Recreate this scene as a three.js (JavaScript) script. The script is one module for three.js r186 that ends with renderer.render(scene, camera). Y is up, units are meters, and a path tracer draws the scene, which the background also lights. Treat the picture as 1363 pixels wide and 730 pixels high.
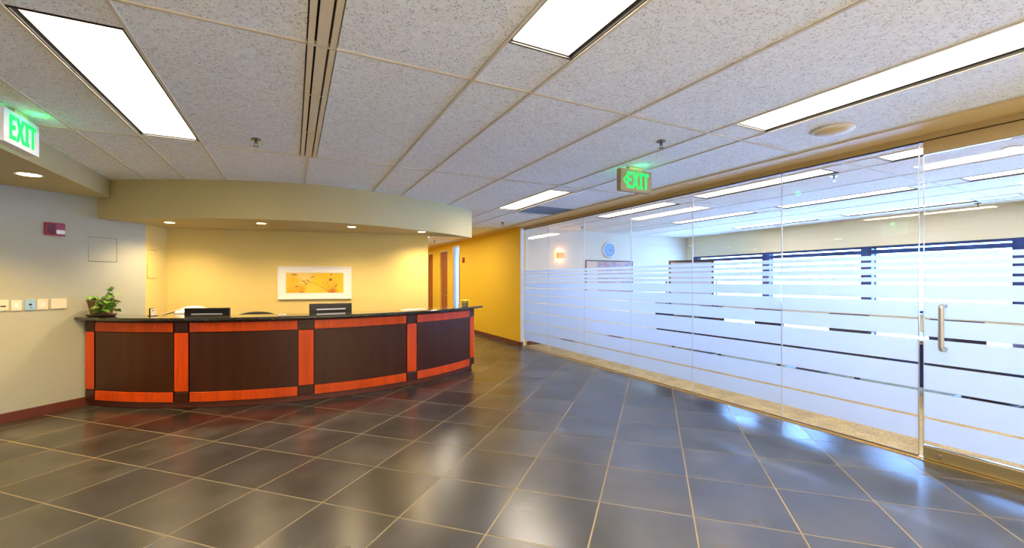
import * as THREE from 'three';
import { RectAreaLightUniformsLib } from 'three/addons/lights/RectAreaLightUniformsLib.js';
import { RoundedBoxGeometry } from 'three/addons/geometries/RoundedBoxGeometry.js';
import { TextGeometry } from 'three/addons/geometries/TextGeometry.js';
import { FontLoader } from 'three/addons/loaders/FontLoader.js';
import { mergeGeometries } from 'three/addons/utils/BufferGeometryUtils.js';

// ---------------------------------------------------------------- camera, sky, exposure
const scene = new THREE.Scene();
const camera = new THREE.PerspectiveCamera(64.74, 1363 / 730, 0.05, 200);
const YAW = THREE.MathUtils.degToRad(26.85);
camera.position.set(0, 1.56, 0);
camera.lookAt(Math.sin(YAW), 1.56, -Math.cos(YAW));
camera.setViewOffset(1363, 730, 0, -9.3, 1363, 730);
const renderer = new THREE.WebGLRenderer({ antialias: true });
renderer.toneMapping = THREE.LinearToneMapping;
renderer.toneMappingExposure = 1.66;
renderer.shadowMap.enabled = true;
RectAreaLightUniformsLib.init();
// bright overcast daylight, cool beside the warm lamps
const SKY = new THREE.Color().setRGB(4.0, 8.9, 20.5);
scene.background = SKY;
const LAMP = new THREE.Color().setRGB(1.0, 0.86, 0.68);     // fluorescent panels of the lobby
const LAMP_POWER = 13.5, REAR_POWER = 19;
const ROOM_LAMP = new THREE.Color().setRGB(1.0, 0.9, 0.78); // panels of the conference room
const ROOM_POWER = 3.2;
const CAN = new THREE.Color().setRGB(1.0, 0.74, 0.42);      // recessed downlights
const CAN_POWER = 7.6;

// ---------------------------------------------------------------- helpers
const EYE = 1.56, CH = 2.848, S2 = Math.SQRT1_2;
let rs = 12345;
const rnd = () => { rs = (rs * 1664525 + 1013904223) >>> 0; return rs / 4294967296; };
const rr = (a, b) => a + (b - a) * rnd();
const used = new Map();
function numbered(n) { const k = used.get(n) ?? 0; used.set(n, k + 1); return k ? `${n}_${String(k).padStart(3, '0')}` : n; }
function thing(name, label, category, pos = [0, 0, 0], turn = 0, group) {
  const o = new THREE.Group(); o.name = numbered(name); o.position.set(...pos); o.rotation.y = turn;
  o.userData = { label, category }; if (group) o.userData.group = group;
  scene.add(o); return o;
}
function struct(name, label, geo, mat) {
  const o = geo ? new THREE.Mesh(geo, mat) : new THREE.Group();
  o.name = name; o.userData = { kind: 'structure', label }; o.castShadow = o.receiveShadow = true;
  scene.add(o); return o;
}
function part(parent, name, geo, mat, pos, label) {
  const m = new THREE.Mesh(geo, mat); m.name = name; if (pos) m.position.set(...pos);
  if (label) m.userData.label = label;
  m.castShadow = m.receiveShadow = true; parent.add(m); return m;
}
function copyOf(src, label, pos, turn = 0) {
  const c = src.clone(); c.name = numbered(src.name.replace(/_\d{3}$/, '')); c.userData = { ...src.userData, label };
  c.position.set(...pos); c.rotation.y = turn; scene.add(c); return c;
}
// box with uv in metres
function box(w, h, d, x = 0, y = 0, z = 0) {
  const g = new THREE.BoxGeometry(w, h, d), uv = g.attributes.uv;
  const sz = [[d, h], [d, h], [w, d], [w, d], [w, h], [w, h]];
  for (let f = 0; f < 6; f++) for (let i = 0; i < 4; i++) uv.setXY(f * 4 + i, uv.getX(f * 4 + i) * sz[f][0], uv.getY(f * 4 + i) * sz[f][1]);
  g.translate(x, y, z); return g;
}
const span = (x0, x1, y0, y1, z0, z1) => box(Math.abs(x1 - x0), Math.abs(y1 - y0), Math.abs(z1 - z0), (x0 + x1) / 2, (y0 + y1) / 2, (z0 + z1) / 2);
function rbox(w, h, d, r, x = 0, y = 0, z = 0, seg = 2) { const g = new RoundedBoxGeometry(w, h, d, seg, r); g.translate(x, y, z); return g; }
function cyl(r0, r1, h, x = 0, y = 0, z = 0, seg = 24) { const g = new THREE.CylinderGeometry(r0, r1, h, seg); g.translate(x, y, z); return g; }
// upright prism over a plan [[x,z],...]
function prism(plan, y0, y1) {
  const s = new THREE.Shape(plan.map(([x, z]) => new THREE.Vector2(x, -z)));
  const g = new THREE.ExtrudeGeometry(s, { depth: y1 - y0, bevelEnabled: false, steps: 1 });
  g.rotateX(-Math.PI / 2); g.translate(0, y0, 0); return g;
}
// rectangular frame, one piece: outer w x h, bar widths bx / by, depth d along z from z0
function frameGeo(w, h, bx, by, d, x = 0, y = 0, z0 = 0) {
  const s = new THREE.Shape([[-w / 2, -h / 2], [w / 2, -h / 2], [w / 2, h / 2], [-w / 2, h / 2]].map(([a, b]) => new THREE.Vector2(a, b)));
  s.holes.push(new THREE.Path([[-w / 2 + bx, -h / 2 + by], [-w / 2 + bx, h / 2 - by], [w / 2 - bx, h / 2 - by], [w / 2 - bx, -h / 2 + by]].map(([a, b]) => new THREE.Vector2(a, b))));
  const g = new THREE.ExtrudeGeometry(s, { depth: d, bevelEnabled: false }); g.translate(x, y, z0); return g;
}
const each = (parent, name, list, mat, pos) => list.map((g) => part(parent, name, g, mat, pos));
function merge(list) { return mergeGeometries(list.map((g) => { const h = g.index ? g.toNonIndexed() : g; for (const k of Object.keys(h.attributes)) if (!['position', 'normal', 'uv'].includes(k)) h.deleteAttribute(k); return h; })); }
// profile [[r,y],...] (counter-clockwise in r,y) swept round the vertical axis, angles in degrees from +z towards +x
function arcSweep(profile, a0, a1, segs) {
  const pos = [], nor = [], uv = [], R = (d) => d * Math.PI / 180;
  const P = (r, y, a) => [Math.sin(a) * r, y, Math.cos(a) * r];
  const n = profile.length; let run = 0;
  for (let k = 0; k < n; k++) {
    const [r0, y0] = profile[k], [r1, y1] = profile[(k + 1) % n], L = Math.hypot(r1 - r0, y1 - y0);
    const nr = (y1 - y0) / L, ny = -(r1 - r0) / L;
    for (let i = 0; i < segs; i++) {
      const A = R(a0 + (a1 - a0) * i / segs), B = R(a0 + (a1 - a0) * (i + 1) / segs);
      const q = [[r0, y0, A, run], [r0, y0, B, run], [r1, y1, B, run + L], [r1, y1, A, run + L]];
      for (const j of [0, 1, 2, 0, 2, 3]) { const [r, y, a, v] = q[j]; pos.push(...P(r, y, a)); nor.push(Math.sin(a) * nr, ny, Math.cos(a) * nr); uv.push(a * profile[0][0], v); }
    }
    run += L;
  }
  const tri = THREE.ShapeUtils.triangulateShape(profile.map(([r, y]) => new THREE.Vector2(r, y)), []);
  for (const [ang, dir] of [[R(a0), -1], [R(a1), 1]]) for (const t of tri) {
    const o = dir > 0 ? [t[0], t[1], t[2]] : [t[0], t[2], t[1]];
    for (const j of o) { const [r, y] = profile[j]; pos.push(...P(r, y, ang)); nor.push(dir * Math.cos(ang), 0, -dir * Math.sin(ang)); uv.push(r, y); }
  }
  const g = new THREE.BufferGeometry();
  g.setAttribute('position', new THREE.Float32BufferAttribute(pos, 3)); g.setAttribute('normal', new THREE.Float32BufferAttribute(nor, 3)); g.setAttribute('uv', new THREE.Float32BufferAttribute(uv, 2));
  return g;
}
const ring = (r0, r1, y0, y1, a0, a1, segs = 24, b = 0) => arcSweep(b ? [[r0, y0], [r1 - b, y0], [r1, y0 + b], [r1, y1 - b], [r1 - b, y1], [r0, y1]] : [[r0, y0], [r1, y0], [r1, y1], [r0, y1]], a0, a1, segs);

// ---------------------------------------------------------------- textures
function noise2(seed) {
  const perm = new Uint8Array(65536); let s = seed >>> 0;
  for (let i = 0; i < 65536; i++) { s = (s * 1664525 + 1013904223) >>> 0; perm[i] = s >>> 24; }
  return (x, y, px, py) => {       // tileable value noise with periods px, py
    const xi = Math.floor(x), yi = Math.floor(y), fx = x - xi, fy = y - yi, sx = fx * fx * (3 - 2 * fx), sy = fy * fy * (3 - 2 * fy);
    const v = (i, j) => perm[((((i % px) + px) % px) + (((j % py) + py) % py) * 251) & 65535] / 255;
    return (v(xi, yi) * (1 - sx) + v(xi + 1, yi) * sx) * (1 - sy) + (v(xi, yi + 1) * (1 - sx) + v(xi + 1, yi + 1) * sx) * sy;
  };
}
function fbm(n, u, v, px, py, oct) { let a = 0.5, t = 0, w = 0; for (let o = 0; o < oct; o++) { t += a * n(u * px, v * py, px, py); w += a; a *= 0.55; px *= 2; py *= 2; } return t / w; }
function tex(size, fn, srgb, rep = 1, h = size) {
  const d = new Uint8Array(size * h * 4);
  for (let y = 0; y < h; y++) for (let x = 0; x < size; x++) { const c = fn(x / size, y / h, x, y), i = (y * size + x) * 4; for (let k = 0; k < 3; k++) d[i + k] = Math.max(0, Math.min(255, (Array.isArray(c) ? c[k] : c) * 255)); d[i + 3] = 255; }
  const t = new THREE.DataTexture(d, size, h); t.wrapS = t.wrapT = THREE.RepeatWrapping; t.magFilter = THREE.LinearFilter; t.minFilter = THREE.LinearMipmapLinearFilter;
  if (srgb) t.colorSpace = THREE.SRGBColorSpace; t.repeat.set(rep, rep); t.needsUpdate = true; return t;
}
const nA = noise2(7), nB = noise2(91), nC = noise2(1234);
const slateMap = tex(512, (u, v) => { const a = fbm(nA, u, v, 3, 3, 3), b = fbm(nB, u, v, 7, 2, 2), k = 0.54 + 0.66 * (a - 0.5) + 0.2 * (b - 0.5); return [k * 1.03, k, k * 0.96].map((x) => x + 0.22); }, true);
const tilePits = new Float32Array(1024 * 1024).fill(1);
for (let i = 0; i < 2900; i++) {
  const cx = rnd() * 1024, cy = rnd() * 1024, L = rr(2, 8), th = rnd() * 6.28, w = rr(0.8, 2.2), dk = rr(0.35, 0.85);
  for (let s = -L; s <= L; s += 0.5) for (let q = -w; q <= w; q += 0.5) {
    const bend = 0.06 * s * s, x = Math.round(cx + Math.cos(th) * s - Math.sin(th) * (q + bend)) & 1023, y = Math.round(cy + Math.sin(th) * s + Math.cos(th) * (q + bend)) & 1023;
    tilePits[y * 1024 + x] = Math.min(tilePits[y * 1024 + x], dk);
  }
}
const acMap = tex(1024, (u, v, x, y) => { const p = tilePits[y * 1024 + x], k = 0.955 + 0.06 * (fbm(nA, u, v, 40, 40, 2) - 0.5); return [k * (0.55 + 0.45 * p), k * (0.53 + 0.47 * p), k * (0.5 + 0.5 * p)]; }, true);
const acBump = tex(1024, (u, v, x, y) => tilePits[y * 1024 + x] * 0.8 + 0.2 * fbm(nB, u, v, 60, 60, 2));
const woodMap = tex(512, (u, v) => { const w = fbm(nA, u, v, 3, 2, 3), g = fbm(nB, u + 0.06 * w, v, 50, 2, 2), l = fbm(nC, u, v, 12, 2, 3); const k = 0.84 + 0.12 * (g - 0.5) + 0.16 * (l - 0.5); return [k, k, k]; }, true);
const plaster = tex(512, (u, v) => fbm(nC, u, v, 60, 60, 3));
const granMap = tex(512, (u, v) => { const a = fbm(nB, u, v, 80, 80, 2), b = fbm(nA, u, v, 40, 40, 2), k = 0.13 + 0.12 * (a > 0.62 ? 1 : 0) + 0.2 * Math.max(0, b - 0.6); return [k, k, k * 0.95]; }, true);
const carpMap = tex(512, (u, v) => { const k = 0.75 + 0.35 * (fbm(nA, u, v, 120, 120, 2) - 0.5) + 0.15 * (fbm(nB, u, v, 8, 8, 3) - 0.5); return [k, k * 0.97, k * 0.9]; }, true);
const carpBump = tex(512, (u, v) => fbm(nC, u, v, 150, 150, 2));
const fabMap = tex(256, (u, v) => 0.8 + 0.3 * (fbm(nA, u, v, 70, 70, 2) - 0.5), true);

// ---------------------------------------------------------------- materials
const lin = (r, g, b) => new THREE.Color().setRGB(r, g, b);
const std = (c, rough = 0.6, o = {}) => new THREE.MeshStandardMaterial({ color: c, roughness: rough, ...o });
const phy = (c, rough, o = {}) => new THREE.MeshPhysicalMaterial({ color: c, roughness: rough, ...o });
const wallPaint = (c, r = 0.75) => std(c, r, { bumpMap: plaster, bumpScale: 0.0012 });
const M = {
  creamWall: wallPaint(lin(0.43, 0.445, 0.365)), goldWall: wallPaint(lin(0.72, 0.57, 0.20)), yellowWall: wallPaint(lin(0.78, 0.48, 0.006)), canopy: wallPaint(lin(0.53, 0.445, 0.22)),
  whiteWall: wallPaint(lin(0.86, 0.82, 0.74)), paleStone: std(lin(0.78, 0.72, 0.62), 0.5),
  tanWall: wallPaint(lin(0.78, 0.66, 0.42)), roomWall: wallPaint(lin(0.68, 0.60, 0.45)),
  base: std(lin(0.13, 0.03, 0.014), 0.45), grout: std(lin(0.34, 0.27, 0.15), 0.9),
  roomTile: std(lin(0.90, 0.80, 0.66), 0.95, { map: acMap, bumpMap: acBump, bumpScale: 0.002 }),
  tile: std(lin(0.96, 1.0, 1.0), 0.95, { map: acMap, bumpMap: acBump, bumpScale: 0.002 }), tee: std(lin(0.66, 0.60, 0.46), 0.6), slab: std(lin(0.5, 0.48, 0.45), 0.9), tan: std(lin(0.70, 0.53, 0.24), 0.6), beige: std(lin(0.76, 0.67, 0.47), 0.5),
  orange: phy(lin(0.95, 0.10, 0.003), 0.4, { specularIntensity: 0.6, map: woodMap, clearcoat: 0.12, clearcoatRoughness: 0.2 }), brown: phy(lin(0.075, 0.020, 0.005), 0.38, { specularIntensity: 0.6, map: woodMap, clearcoat: 0.15, clearcoatRoughness: 0.3 }),
  seam: std(lin(0.05, 0.006, 0.004), 0.5), door: phy(lin(0.46, 0.11, 0.015), 0.4, { map: woodMap, clearcoat: 0.25, clearcoatRoughness: 0.3 }),
  granite: phy(0xffffff, 0.12, { map: granMap, clearcoat: 0.6, clearcoatRoughness: 0.05 }),
  glass: phy(0xffffff, 0, { transmission: 1, thickness: 0, ior: 1.5 }),
  frost: phy(lin(0.57, 0.68, 0.82), 0.995, { transmission: 0.5, thickness: 0, ior: 1.3, side: THREE.DoubleSide }),
  frostDim: phy(lin(0.5, 0.56, 0.62), 1, { transmission: 0.3, thickness: 0, ior: 1.3, side: THREE.DoubleSide }),
  seal: phy(lin(0.8, 0.82, 0.82), 0.3, { transmission: 0.5, thickness: 0 }),
  signTan: std(lin(0.40, 0.31, 0.17), 0.6), handle: std(lin(0.52, 0.51, 0.48), 0.36, { metalness: 0.85 }), steel: std(lin(0.6, 0.57, 0.5), 0.28, { metalness: 1 }), bronze: std(lin(0.42, 0.34, 0.18), 0.38, { metalness: 0.75 }), brass: std(lin(0.75, 0.56, 0.24), 0.3, { metalness: 0.9 }), chrome: std(lin(0.16, 0.16, 0.16), 0.25, { metalness: 1 }),
  header: std(lin(0.50, 0.38, 0.18), 0.5), headerDark: std(lin(0.06, 0.045, 0.03), 0.5),
  black: std(lin(0.012, 0.012, 0.014), 0.35), dark: std(lin(0.03, 0.03, 0.032), 0.5), matte: std(lin(0.01, 0.01, 0.01), 0.8), navy: std(lin(0.010, 0.035, 0.16), 0.4), navyFab: std(lin(0.02, 0.025, 0.07), 0.8, { map: fabMap }),
  white: std(lin(0.8, 0.8, 0.78), 0.5), paper: std(lin(0.85, 0.83, 0.78), 0.8), cream: std(lin(0.78, 0.70, 0.54), 0.5), grey: std(lin(0.3, 0.33, 0.36), 0.6), silver: std(lin(0.72, 0.75, 0.84), 0.3, { metalness: 0.2 }),
  red: std(lin(0.32, 0.01, 0.025), 0.35), lens: phy(lin(0.85, 0.9, 0.95), 0.12, { clearcoat: 1 }), carpet: std(lin(0.95, 0.74, 0.38), 0.95, { map: carpMap, bumpMap: carpBump, bumpScale: 0.003 }),
  table: phy(lin(0.42, 0.24, 0.12), 0.12, { map: woodMap, clearcoat: 1, clearcoatRoughness: 0.04 }),
  pot: std(lin(0.11, 0.06, 0.03), 0.55), leafA: phy(lin(0.11, 0.28, 0.03), 0.45, { side: THREE.DoubleSide }), leafB: phy(lin(0.24, 0.46, 0.09), 0.45, { side: THREE.DoubleSide }), stemM: std(lin(0.14, 0.18, 0.05), 0.6), soil: std(lin(0.03, 0.02, 0.012), 0.95),
  blossom: std(lin(0.85, 0.68, 0.08), 0.6), vase: phy(0xffffff, 0.02, { transmission: 1, thickness: 0.02, ior: 1.45 }),
  mark: std(lin(0.02, 0.03, 0.05), 0.6),
};
const glow = (c, k) => std(0xffffff, 0.5, { emissive: c, emissiveIntensity: k });
const G = { panel: glow(LAMP, 1.6), roomPanel: glow(ROOM_LAMP, 1.6), can: glow(CAN, 14), green: std(lin(0.0, 0.1, 0.02), 0.5, { emissive: lin(0.01, 1, 0.15), emissiveIntensity: 0.8 }), sconce: glow(lin(1, 0.55, 0.25), 0.9) };

// ---------------------------------------------------------------- floor: square slate tiles laid at 45 degrees
const floor = struct('floor', 'grey slate floor tiles with sandy joints laid diagonally');
part(floor, 'grout_bed', span(-7.5, 4.96, -0.12, -0.0012, -18.3, 3.7), M.grout);
{
  const P = 0.6167, X0 = -1.599, Z0 = -2.477, w = P - 0.010, geos = [];
  for (let k = 0; k < 6; k++) {
    const g = box(w, 0.02, w, 0, -0.01, 0), uv = g.attributes.uv, a = k * Math.PI / 2, ox = rnd(), oy = rnd();
    for (let i = 0; i < uv.count; i++) { const u = uv.getX(i) - w / 2, v = uv.getY(i) - w / 2; uv.setXY(i, ox + (u * Math.cos(a) - v * Math.sin(a)) * 0.9, oy + (u * Math.sin(a) + v * Math.cos(a)) * 0.9); }
    geos.push(g);
  }
  const tones = [[0.150, 0.142, 0.130], [0.175, 0.155, 0.130], [0.135, 0.122, 0.110], [0.19, 0.165, 0.132], [0.115, 0.104, 0.098], [0.165, 0.150, 0.132], [0.145, 0.135, 0.125], [0.18, 0.155, 0.118], [0.08, 0.072, 0.072]].map(([r, g, b]) => [r * 0.53, g * 0.59, b * 0.68]);
  const mats = tones.map((t, k) => phy(lin(...t), [0.27, 0.31, 0.29][k % 3], { map: slateMap, ior: 1.85 }));
  const list = [], rest = [];
  const cy = Math.cos(YAW), sy = Math.sin(YAW);
  for (let i = -22; i < 22; i++) for (let j = -30; j < 14; j++) {
    const a = X0 + (i + 0.5) * P, b = Z0 + (j + 0.5) * P, x = (a - b) * S2, z = (a + b) * S2;
    if (x > 4.94 + 0.3 || z > 3.6 || x < -6.4 || z < -17.6 || x + z < -9.6 - 0.35) continue;
    if (z < -8.2 && x < 1.6) continue;
    const d = x * sy - z * cy, u = (x * cy + z * sy) / d;
    const inView = d > 0.5 && Math.abs(u) < 1.42 && d / 1 > 1.56 / 0.80 && !(z < -7.6 && x < 2.2) && !(Math.hypot(x - 0.31, z + 10.05) < 3.3);
    (inView ? list : rest).push({ x, z, d });
  }
  list.sort((p, q) => p.d - q.d);
  const clip = (x, z) => {        // tile square cut at the glass line x = 4.935
    const r = w * S2, pts = [[x - r, z], [x, z + r], [x + r, z], [x, z - r]], out = [];
    for (let k = 0; k < 4; k++) { const p = pts[k], q = pts[(k + 1) % 4], lim = 4.935; const pi = p[0] <= lim, qi = q[0] <= lim; if (pi) out.push(p); if (pi !== qi) { const t = (lim - p[0]) / (q[0] - p[0]); out.push([lim, p[1] + t * (q[1] - p[1])]); } }
    return out;
  };
  const cutTile = (x, z) => { const poly = clip(x, z); return poly.length > 2 ? prism(poly, -0.02, 0) : null; };
  const stuff = [];
  list.forEach(({ x, z }, n) => {
    const edge = x + w * S2 > 4.935;
    if (n < 296) {
      const mat = mats[Math.floor(rnd() * mats.length)];
      if (edge) { const g = cutTile(x, z); if (g) part(floor, 'floor_tile', g, mat); return; }
      const t = part(floor, 'floor_tile', geos[Math.floor(rnd() * 6)], mat, [x, 0, z]);
      t.rotation.set(rr(-0.0012, 0.0012), Math.PI / 4, rr(-0.0012, 0.0012), 'YXZ');
    } else rest.push({ x, z });
  });
  for (const { x, z } of rest) { const g = cutTile(x, z); if (g) stuff.push(g); }
  const rt = part(floor, 'floor_tile_field', merge(stuff), mats[0]); rt.userData.kind = 'stuff';
}
const carpet = struct('floor_carpet', 'sand beige carpet of the conference room', span(4.90, 10.75, -0.12, 0.004, -9.25, 1.1), M.carpet);
struct('floor_office', 'beige floor of the office behind the sidelight', span(4.97, 8.2, -0.12, 0.002, -18.3, -9.4), M.carpet);

// ---------------------------------------------------------------- walls
const B = 0.15;
const leftPlan = (t) => [[-1.85, -7.75], [-7.6, -2.0], [-7.6 - t * S2, -2.0 - t * S2], [-1.85 - t * S2 - 0.02, -7.75 - t * S2 - 0.02]];
const wallLeft = struct('wall_left', 'cream painted lobby wall running diagonally at the left, with switch plates', prism(leftPlan(B), 0, 3.1), M.creamWall);
const wallNook = struct('wall_nook', 'short golden wall between the left wall and the reception wall', prism([[-1.85, -7.75], [-1.69, -8.14], [-1.85, -8.25], [-2.0, -7.95]], 0, 3.1), M.goldWall);
const bx = 3.78 / 3.862, bz = 0.79 / 3.862;      // direction of the reception wall
const wallBack = struct('wall_back', 'golden reception wall behind the curved desk', prism([[-1.69, -8.14], [2.09, -7.35], [2.09 + bz * B, -7.35 - bx * B], [-1.69 + bz * B - 0.12, -8.14 - bx * B]], 0, 3.1), M.goldWall);
const wallCorr = struct('wall_corridor', 'inner wall of the corridor beyond the reception wall', span(1.98, 2.12, 0, 3.1, -18.2, -7.46), M.goldWall);
struct('wall_end', 'far end wall of the corridor', span(2.0, 5.0, 0, 3.1, -18.3, -18.15), M.yellowWall);
struct('wall_front', 'white wall behind the viewpoint', span(-7.7, 5.06, 0, 3.1, 3.5, 3.65), M.whiteWall);
struct('floor_entry', 'pale stone floor of the entry behind the viewpoint', span(-7.6, 4.9, -0.01, 0.004, 0.3, 3.5), M.paleStone);
struct('wall_side', 'side wall behind the viewpoint', span(-7.75, -7.6, 0, 3.1, -2.1, 3.6), M.whiteWall);
struct('wall_entry', 'wall beside the glass front behind the viewpoint', span(4.86, 5.02, 0, 3.1, 0.62, 3.6), M.whiteWall);
// the saturated yellow wall with its sidelight and two door openings, x = 4.75
const YX = 4.82, WE = -9.10;
const DOORS = [[-15.40, -14.43], [-17.13, -16.20]], SIDE = [-13.90, -13.26];
for (const [n, z0, z1, y0] of [['wall_right', SIDE[1], WE, 0], ['wall_right_pier', DOORS[0][1], SIDE[0], 0], ['wall_right_pier_far', DOORS[1][1], DOORS[0][0], 0], ['wall_right_end', -18.2, DOORS[1][0], 0], ['wall_right_lintel', SIDE[0], SIDE[1], 2.72], ['wall_right_lintel_door', DOORS[0][0], DOORS[0][1], 2.66], ['wall_right_lintel_far', DOORS[1][0], DOORS[1][1], 2.66]])
  struct(n, 'saturated yellow corridor wall beyond the desk', span(YX, 4.97, y0, 3.1, z0, z1), M.yellowWall);
// the conference room shell
struct('wall_room_back', 'pale far wall of the conference room with clock and picture', span(4.97, 10.8, 0, 3.1, -9.35, -9.2), M.roomWall);
struct('wall_room_front', 'near end wall of the conference room', span(5.02, 10.8, 0, 3.1, 1.0, 1.15), M.roomWall);
const WX = 10.55, bays = [-8.98, -6.85, -4.72, -2.59, -0.46, 0.9], SILL = 0.95, HEAD = 2.27;
{
  const list = [span(WX, WX + 0.18, 0, SILL, -9.3, 1.1), span(WX, WX + 0.18, HEAD, 3.1, -9.3, 1.1), span(WX, WX + 0.18, SILL, HEAD, -9.3, bays[0]), span(WX, WX + 0.18, SILL, HEAD, 0.9, 1.1)];
  struct('wall_window', 'tan wall with a ribbon of windows across the conference room', merge(list), M.tanWall);
}
// office behind the sidelight, lit by its own window
{
  const list = [span(8.0, 8.15, 0, 0.4, -18.3, -9.35), span(8.0, 8.15, 2.6, 3.1, -18.3, -9.35), span(8.0, 8.15, 0.4, 2.6, -18.3, -15.6), span(8.0, 8.15, 0.4, 2.6, -11.6, -9.35), span(4.97, 8.1, 0, 3.1, -15.75, -15.6), span(4.97, 8.1, 0, 3.1, -11.6, -11.45)];
  struct('wall_office', 'plain walls of the office behind the sidelight', merge(list), M.roomWall);
}
struct('roof_slab', 'structural slab above the suspended ceilings', span(-7.9, 10.9, 3.02, 3.2, -18.4, 3.7), M.slab);
// baseboards
{
  const n = 0.014;
  struct('baseboard_left', 'dark red brown baseboard of the left wall', prism([[-2.25, -7.35], [-7.0, -2.6], [-7.0 + n, -2.6 + n], [-2.25 + n, -7.35 + n]], 0, 0.105), M.base);
  struct('baseboard_right', 'dark red brown baseboard of the yellow wall', merge([span(YX - 0.014, YX, 0, 0.11, SIDE[1], WE + 0.014), span(YX - 0.014, 4.90, 0, 0.11, WE, WE + 0.014)]), M.base);
  struct('baseboard_room', 'dark red brown baseboard of the conference room', span(5.06, 10.5, 0, 0.10, -9.2, -9.186), M.base);
}

// ---------------------------------------------------------------- suspended ceiling of the lobby
const H = 1.288;
const LX = [-1.615, -1.293, -0.943, -0.59, 0.11, 0.795, 1.132, 1.815, 2.508, 2.85, 3.517].map((v) => v * H);
const LZ = [2.75, 1.65, -0.18, -2.01, -3.84, -5.67, -7.5, -9.33, -11.2, -13.9].map((v) => v * H);
const panels = [   // [x line index, z near, z far, seen]
  [2, -2.23, -3.79], [2, 1.45, -0.05], [2, 2.72, 1.75], [5, -0.12, -1.63], [5, 2.72, 1.75], [5, 1.5, 0.0], [8, -0.33, -1.83], [8, 2.72, 1.75], [8, -4.05, -5.45], [8, -7.75, -9.1], [8, -9.6, -11.0], [8, -11.6, -13.2],
].map(([k, a, b]) => ({ k, z0: a * H, z1: b * H, x0: LX[k], x1: LX[k + 1] }));
const ceiling = struct('ceiling', 'suspended ceiling of speckled acoustic tiles in a tan grid');
{
  const TW = 0.019, tt = 0.018;
  const tile = (x0, x1, z0, z1) => { if (z0 - z1 < 0.03 || x1 - x0 < 0.03) return; const g = span(x0 + 0.004, x1 - 0.004, CH + 0.004, CH + 0.004 + tt, z0 - 0.004, z1 + 0.004), uv = g.attributes.uv, ox = rnd(), oy = rnd(); for (let i = 0; i < uv.count; i++) uv.setXY(i, uv.getX(i) * 0.95 + ox, uv.getY(i) * 0.95 + oy); part(ceiling, 'ceiling_tile', g, M.tile); };
  const GR = { x: [2.97, 3.5], z: [-4.97, -5.58] };
  for (let i = 0; i < LX.length - 1; i++) for (let j = 0; j < LZ.length - 1; j++) {
    const x0 = LX[i], x1 = LX[i + 1]; let z0 = LZ[j], z1 = LZ[j + 1];
    if (z0 < -7.3 && x1 < 2.0) continue;
    const p = panels.find((q) => q.k === i && (q.z0 + q.z1) / 2 < z0 && (q.z0 + q.z1) / 2 > z1);
    let a0 = x0, a1 = x1;
    if (i === 3) a1 = LX[4] - (j < 4 ? 0.075 : 0); if (i === 4) a0 = LX[4] + (j < 4 ? 0.075 : 0);
    if (p) { tile(a0, a1, z0, p.z0); tile(a0, a1, p.z1, z1); }
    else if (i === 9 && j === 4) { const g0 = -5.0 * H, g1 = -5.56 * H; tile(a0, a1, z0, g0); tile(a0, a1, g1, z1); tile(a0, 2.925 * H, g0, g1); }
    else tile(a0, a1, z0, z1);
  }
  const tee = (g) => part(ceiling, 'grid_tee', g, M.tee);
  LX.forEach((x, i) => { if (i > 0 && i !== 4) tee(span(x - TW / 2, x + TW / 2, CH - 0.004, CH + 0.03, LZ[0], i < 5 ? -7.55 : LZ[9])); });
  tee(span(LX[4] - TW / 2, LX[4] + TW / 2, CH - 0.004, CH + 0.03, LZ[4], -7.2));
  LZ.forEach((z, j) => { if (j > 0) tee(span(z < -7 ? 2.1 : LX[0], LX[10], CH - 0.003, CH + 0.02, z - TW / 2, z + TW / 2)); });
  // plain gypsum border over the glass front, and the corridor's end
  part(ceiling, 'gypsum_border', span(LX[10], 4.98, CH - 0.012, CH + 0.04, 3.5, -9.05), M.tan);
  part(ceiling, 'gypsum_border', span(2.0, 4.82, CH - 0.002, CH + 0.04, LZ[9], -18.2), M.tan);
  part(ceiling, 'gypsum_border', span(LX[10], 4.82, CH - 0.002, CH + 0.04, -9.05, LZ[9]), M.tan);
  part(ceiling, 'gypsum_border', span(-7.7, 4.98, CH, CH + 0.04, 3.6, LZ[0]), M.tan);
  part(ceiling, 'gypsum_border', span(-7.7, LX[0], CH - 0.001, CH + 0.04, 3.6, -7.4), M.tan);
}
// dropped soffit along the left wall and curved canopy over the desk
const soffit = struct('ceiling_soffit', 'dropped tan soffit along the left wall', prism([[-2.08, 3.5], [-2.08, -7.22], [-2.24, -7.35], [-7.6, -2.0], [-7.6, 3.5]], 2.62, CH + 0.02), M.canopy);
const canopyCurve = new THREE.CatmullRomCurve3([[-2.24, -7.36], [-2.0, -7.19], [-1.6, -6.97], [-0.8, -6.6], [0, -6.39], [0.55, -6.37], [1.1, -6.48], [1.75, -6.74], [2.35, -7.03], [2.95, -7.475]].map(([x, z]) => new THREE.Vector3(x, 0, z)));
{
  const front = canopyCurve.getPoints(64).map((p) => [p.x, p.z]);
  const plan = [...front, [2.14, -7.5], [2.09, -7.36], [-1.69, -8.15], [-1.86, -7.75]];
  struct('ceiling_canopy', 'curved cream canopy bulkhead over the reception desk', prism(plan, 2.36, CH + 0.02), M.canopy);
}
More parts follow.
